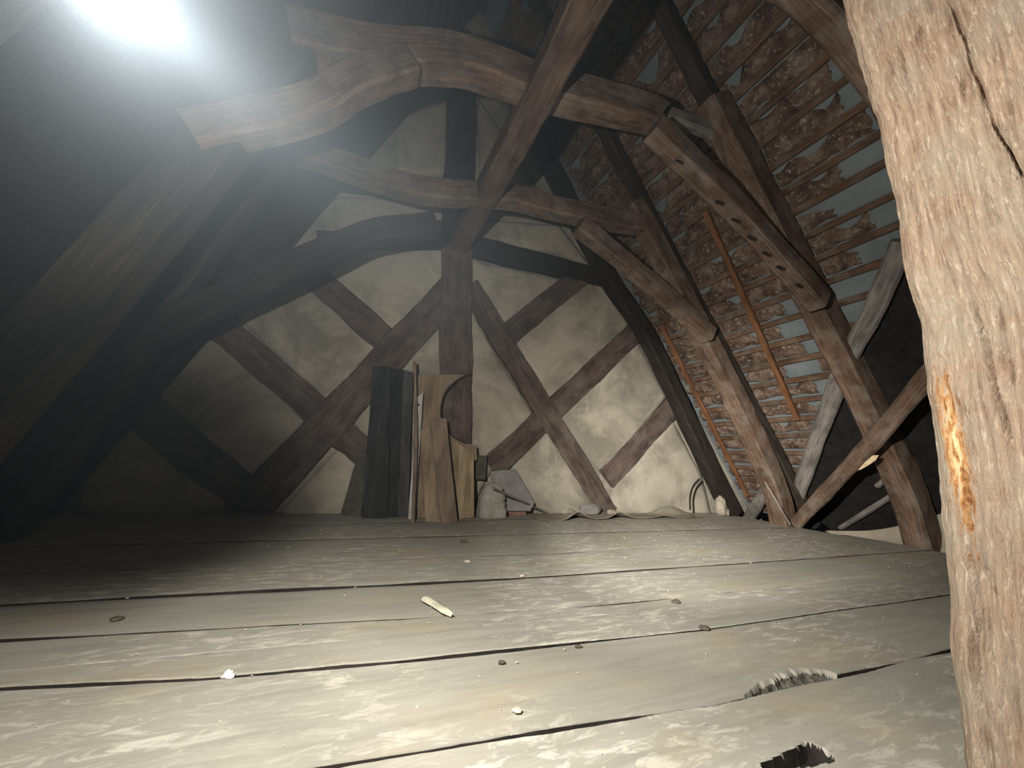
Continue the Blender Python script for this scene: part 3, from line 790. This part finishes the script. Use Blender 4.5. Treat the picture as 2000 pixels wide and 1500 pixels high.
# rubble left behind at the timber feet
for i, (p, r) in enumerate((((2.650,4.020,0.084), .15), ((2.359,3.980,0.031), .08), ((2.962,3.980,0.031), .07))):
    o = lump('rubble_stone', Vector((p[0], 3.99, r*.34)), (r, r*.38, r*.55), M['slab_grey'] if i == 0 else M['rubble'], i+3, flat=.6)
    tag(o, ['dark grey lump at the foot of the right long brace', 'small pale stone left of the brace foot lump', 'small pale stone right of the brace foot lump'][i], 'stone')

# rumpled felt mat
ms, mf = [], []
A_, B_ = Vector((1.798,3.546,0.000)), Vector((4.102,3.682,0.000))
NX, NY = 70, 26
for i in range(NX+1):
    t = i/NX
    x = A_.x+(B_.x-A_.x)*t
    yf = A_.y+(B_.y-A_.y)*t + .03*noise.noise(Vector((x*2.5, 1, 0)))
    for j in range(NY+1):
        s_ = j/NY
        y = yf + (3.91-yf)*s_
        hump = sum(h_*math.exp(-((x-xc)/wd_)**2)*(1-s_)**1.2 for xc, h_, wd_ in (((2.230,3.492,0.000)[0], .085, .12), ((2.798,3.524,0.000)[0], .075, .13), ((3.468,3.560,0.000)[0], .03, .16)))
        hump += .10*math.exp(-((x-(3.756,4.198,0.000)[0])/.28)**2)*math.exp(-((s_-.85)/.25)**2)
        z = .012 + hump + .010*noise.noise(Vector((x*3, y*4, 2))) + .006*abs(noise.noise(Vector((x*9, y*9, 5))))
        ms.append(Vector((x, y, max(z, .009))))
for i in range(NX):
    for j in range(NY):
        a_ = i*(NY+1)+j
        mf.append((a_, a_+NY+1, a_+NY+2, a_+1))
mat_o = mesh_obj('felt_mat', ms, mf, M['cloth'], angle=180)
so = mat_o.modifiers.new('thickness', 'SOLIDIFY'); so.thickness = .006; so.offset = -1
tag(mat_o, 'rumpled brownish mat with a wavy front edge on the floor by the gable', 'mat')

# bits in the right gable corner
ir = beam('iron_strap', [(4.276,3.860,0.468), (4.140,3.840,0.373), (4.058,3.820,0.245), (4.028,3.800,0.082)], .03, .012, M['iron'], None, ch=.003, rough=.002, seg=.04, k=1)
tag(ir, 'curved dark iron strap standing in the right gable corner', 'strap')
for i, (p, r, l_) in enumerate((((4.694,4.298,0.000), .15, 'pale plaster lump in the corner behind the iron strap'), ((4.765,3.871,0.000), .06, 'smaller plaster lump right of the iron strap'), ((5.153,3.404,0.000), .10, 'pale rubble lump beside the foot of the far right strut'))):
    o = lump('plaster_lump', Vector((p[0], min(p[1], 3.9), r*.7)), (r*.55, r*.5, r), M['rubble'], i+11, flat=.7)
    tag(o, l_, 'rubble')
fs = beam('short_strut', [(5.440,4.058,-0.066), (5.188,3.647,0.293), (4.998,3.345,0.563)], .14, .08, M['grey_wood'], None, side=rn, rough=.008)
tag(fs, 'short weathered grey brace foot left of the far right strut', 'brace')
cd = beam('cord', [(4.174,2.900,0.497), (4.392,2.920,0.264), (4.592,2.940,0.048)], .010, .010, M['white_stake'], None, ch=.003, rough=.002, seg=.03, k=1)
tag(cd, 'thin pale cord hanging down the foot of the far right strut', 'cord')

# eave: bent pale board, sticks, torn scrap
top = [(5.150,2.906,-0.021), (5.150,2.711,0.010), (5.150,2.476,0.059), (5.150,2.259,0.138), (5.150,2.095,0.224), (5.150,1.872,0.332)]
bot = [(5.050,2.858,-0.099), (5.050,2.671,-0.103), (5.050,2.445,-0.095), (5.050,2.240,-0.079), (5.050,2.090,-0.072), (5.050,1.885,-0.068)]
vs_, fs_ = [], []
NS = 8
tp = catmull(top, .04); bt = catmull(bot, .04)
nn = min(len(tp), len(bt))
for i in range(nn):
    t = i/(nn-1)
    a_ = tp[int(t*(len(tp)-1))]; b_ = bt[int(t*(len(bt)-1))]
    for j in range(NS+1):
        u = j/NS
        q = a_.lerp(b_, u) + Vector((.05*math.sin(math.pi*u), 0, .0))
        vs_.append(q)
for i in range(nn-1):
    for j in range(NS):
        k_ = i*(NS+1)+j
        fs_.append((k_, k_+1, k_+NS+2, k_+NS+1))
eb = mesh_obj('bent_board', vs_, fs_, M['eave_board'], angle=180)
so = eb.modifiers.new('thickness', 'SOLIDIFY'); so.thickness = .015; so.offset = 0
tag(eb, 'pale bent board lying in the dark eave beyond the floor edge', 'board')
for i, (a_, b_, w_, l_) in enumerate((((5.371,2.876,0.004), (5.039,2.165,0.477), .05, 'grey stick lying aslant in the dark eave'), ((5.006,2.307,0.523), (4.929,2.163,0.633), .05, 'short stub of grey wood in the dark eave'))):
    o = beam('eave_stick', [a_, b_], w_, .03, M['grey_wood'], None, side=rn, rough=.004)
    tag(o, l_, 'stick')
sc_ = slab('splinter', [(4.393,2.235,0.649), (4.325,2.155,0.745), (4.305,2.055,0.774), (4.285,1.983,0.802), (4.285,1.932,0.802), (4.313,1.967,0.763), (4.345,2.039,0.717), (4.376,2.120,0.673)], rn, .012, M['wood_pale'], wb)
sc_['label'] = 'bright torn splinter of bare wood'

# ------------------------------------------------------------------ litter on the floor
lf_v, lf_f = [], []
la, lb = Vector((0.323,1.726,0.000)), Vector((0.405,1.517,0.000))
ax = (lb-la).normalized(); sd = Vector((-ax.y, ax.x, 0))
LN = (lb-la).length
for i in range(15):
    t = i/14
    w_ = .022*min(1, .5+3*t, .35+3.2*(1-t))
    for j in range(7):
        u = j/6*2-1
        lf_v.append(la + ax*LN*t + sd*(u*w_) + Vector((0, 0, .006 + .014*(1-u*u)*(.6+.4*math.sin(t*9)) + .008*math.sin(t*math.pi))))
for i in range(14):
    for j in range(6):
        k_ = i*7+j
        lf_f.append((k_, k_+7, k_+8, k_+1))
lf = mesh_obj('husk', lf_v, lf_f, M['chip_pale'], angle=180)
so = lf.modifiers.new('thickness', 'SOLIDIFY'); so.thickness = .002; so.offset = -1
tag(lf, 'dry curled pale husk lying in the middle of the floor', 'husk')
for i, (p, r, m_, l_) in enumerate((
    ((-0.245,1.303,0.000), .014, 'chip_white', 'bright white pebble on the floor at the lower left'),
    ((0.756,1.197,0.000), .012, 'chip_dark', 'small brown crumb near the floor centre'),
    ((0.475,1.173,0.000), .011, 'chip_dark', 'small brown crumb left of the centre floor crack'),
    ((1.312,1.191,0.000), .020, 'chip_dark', 'flat brown knot chip right of the floor centre'),
    ((0.776,2.757,0.000), .025, 'chip_dark', 'dark chip on the far boards in front of the planks'),
    ((0.662,2.252,0.000), .020, 'chip_pale', 'yellowish flake beside the far dark floor gap'),
    ((0.875,1.938,0.000), .016, 'chip_pale', 'yellowish flake on the second far board'),
    ((-0.681,1.774,0.000), .018, 'chip_dark', 'dark chip on the boards at the far left'),
    ((1.421,1.441,0.000), .02, 'chip_dark', 'dark splinter lying in the short floor slot'),
    ((0.434,0.956,0.000), .012, 'chip_pale', 'pale crumb on the nearest wide board'))):
    o = lump('floor_chip', Vector(p)+Vector((0, 0, r*.25)), (r, r*.8, r*(.8 if i == 0 else .35)), M[m_], i+30, amp=.5, flat=.4)
    tag(o, l_, 'crumb')
cv, cf = [], []
r4 = random.Random(5)
for i in range(300):
    x, y = r4.uniform(-.9, 4.4), r4.uniform(.75, 3.4)
    if x > 1.0 and y < .5: continue
    r = r4.uniform(.0005, .0022)*(1+.55*y)
    n0 = len(cv)
    for k_ in range(3):
        a_ = r4.uniform(0, .6)+k_*2.1
        cv.append(Vector((x+r*1.6*math.cos(a_), y+r*math.sin(a_), .002)))
    cv.append(Vector((x, y, .002+r)))
    cf += [(n0, n0+1, n0+3), (n0+1, n0+2, n0+3), (n0+2, n0, n0+3)]
cr = mesh_obj('plaster_crumbs', cv, cf, M['chip_pale'], origin=(1.5, 2, 0), smooth=False)
tag(cr, 'tiny plaster crumbs strewn over the floor boards', 'crumbs', kind='stuff')

# ------------------------------------------------------------------ scatter volume added by the torch to stand for the lens glow
hz, hnt, hb = new_mat('lens_glow')
hnt.nodes.remove(hb)
vsn = hnt.nodes.new('ShaderNodeVolumeScatter')
vsn.inputs['Color'].default_value = (0.72, 0.86, 1.0, 1); vsn.inputs['Density'].default_value = 0.020
vsn.inputs['Anisotropy'].default_value = 0.75
hnt.links.new(vsn.outputs[0], hnt.nodes['Material Output'].inputs['Volume'])
hv, hf = [], []
HC, HR = Vector((-0.50, 0.42, 1.15)), Vector((0.95, 0.95, 0.85))
for i in range(17):
    for j in range(32):
        th, ph = math.pi*i/16, 2*math.pi*j/32
        hv.append(HC + Vector((HR.x*math.sin(th)*math.cos(ph), HR.y*math.sin(th)*math.sin(ph), HR.z*math.cos(th))))
for i in range(16):
    for j in range(32):
        hf.append((i*32+j, i*32+(j+1) % 32, (i+1)*32+(j+1) % 32, (i+1)*32+j)[::-1])
hzo = mesh_obj('lens_glow_volume', hv, hf, hz)
tag(hzo, 'bluish scatter volume added for the lens glow at the upper left', 'lens_glow', kind='stuff')
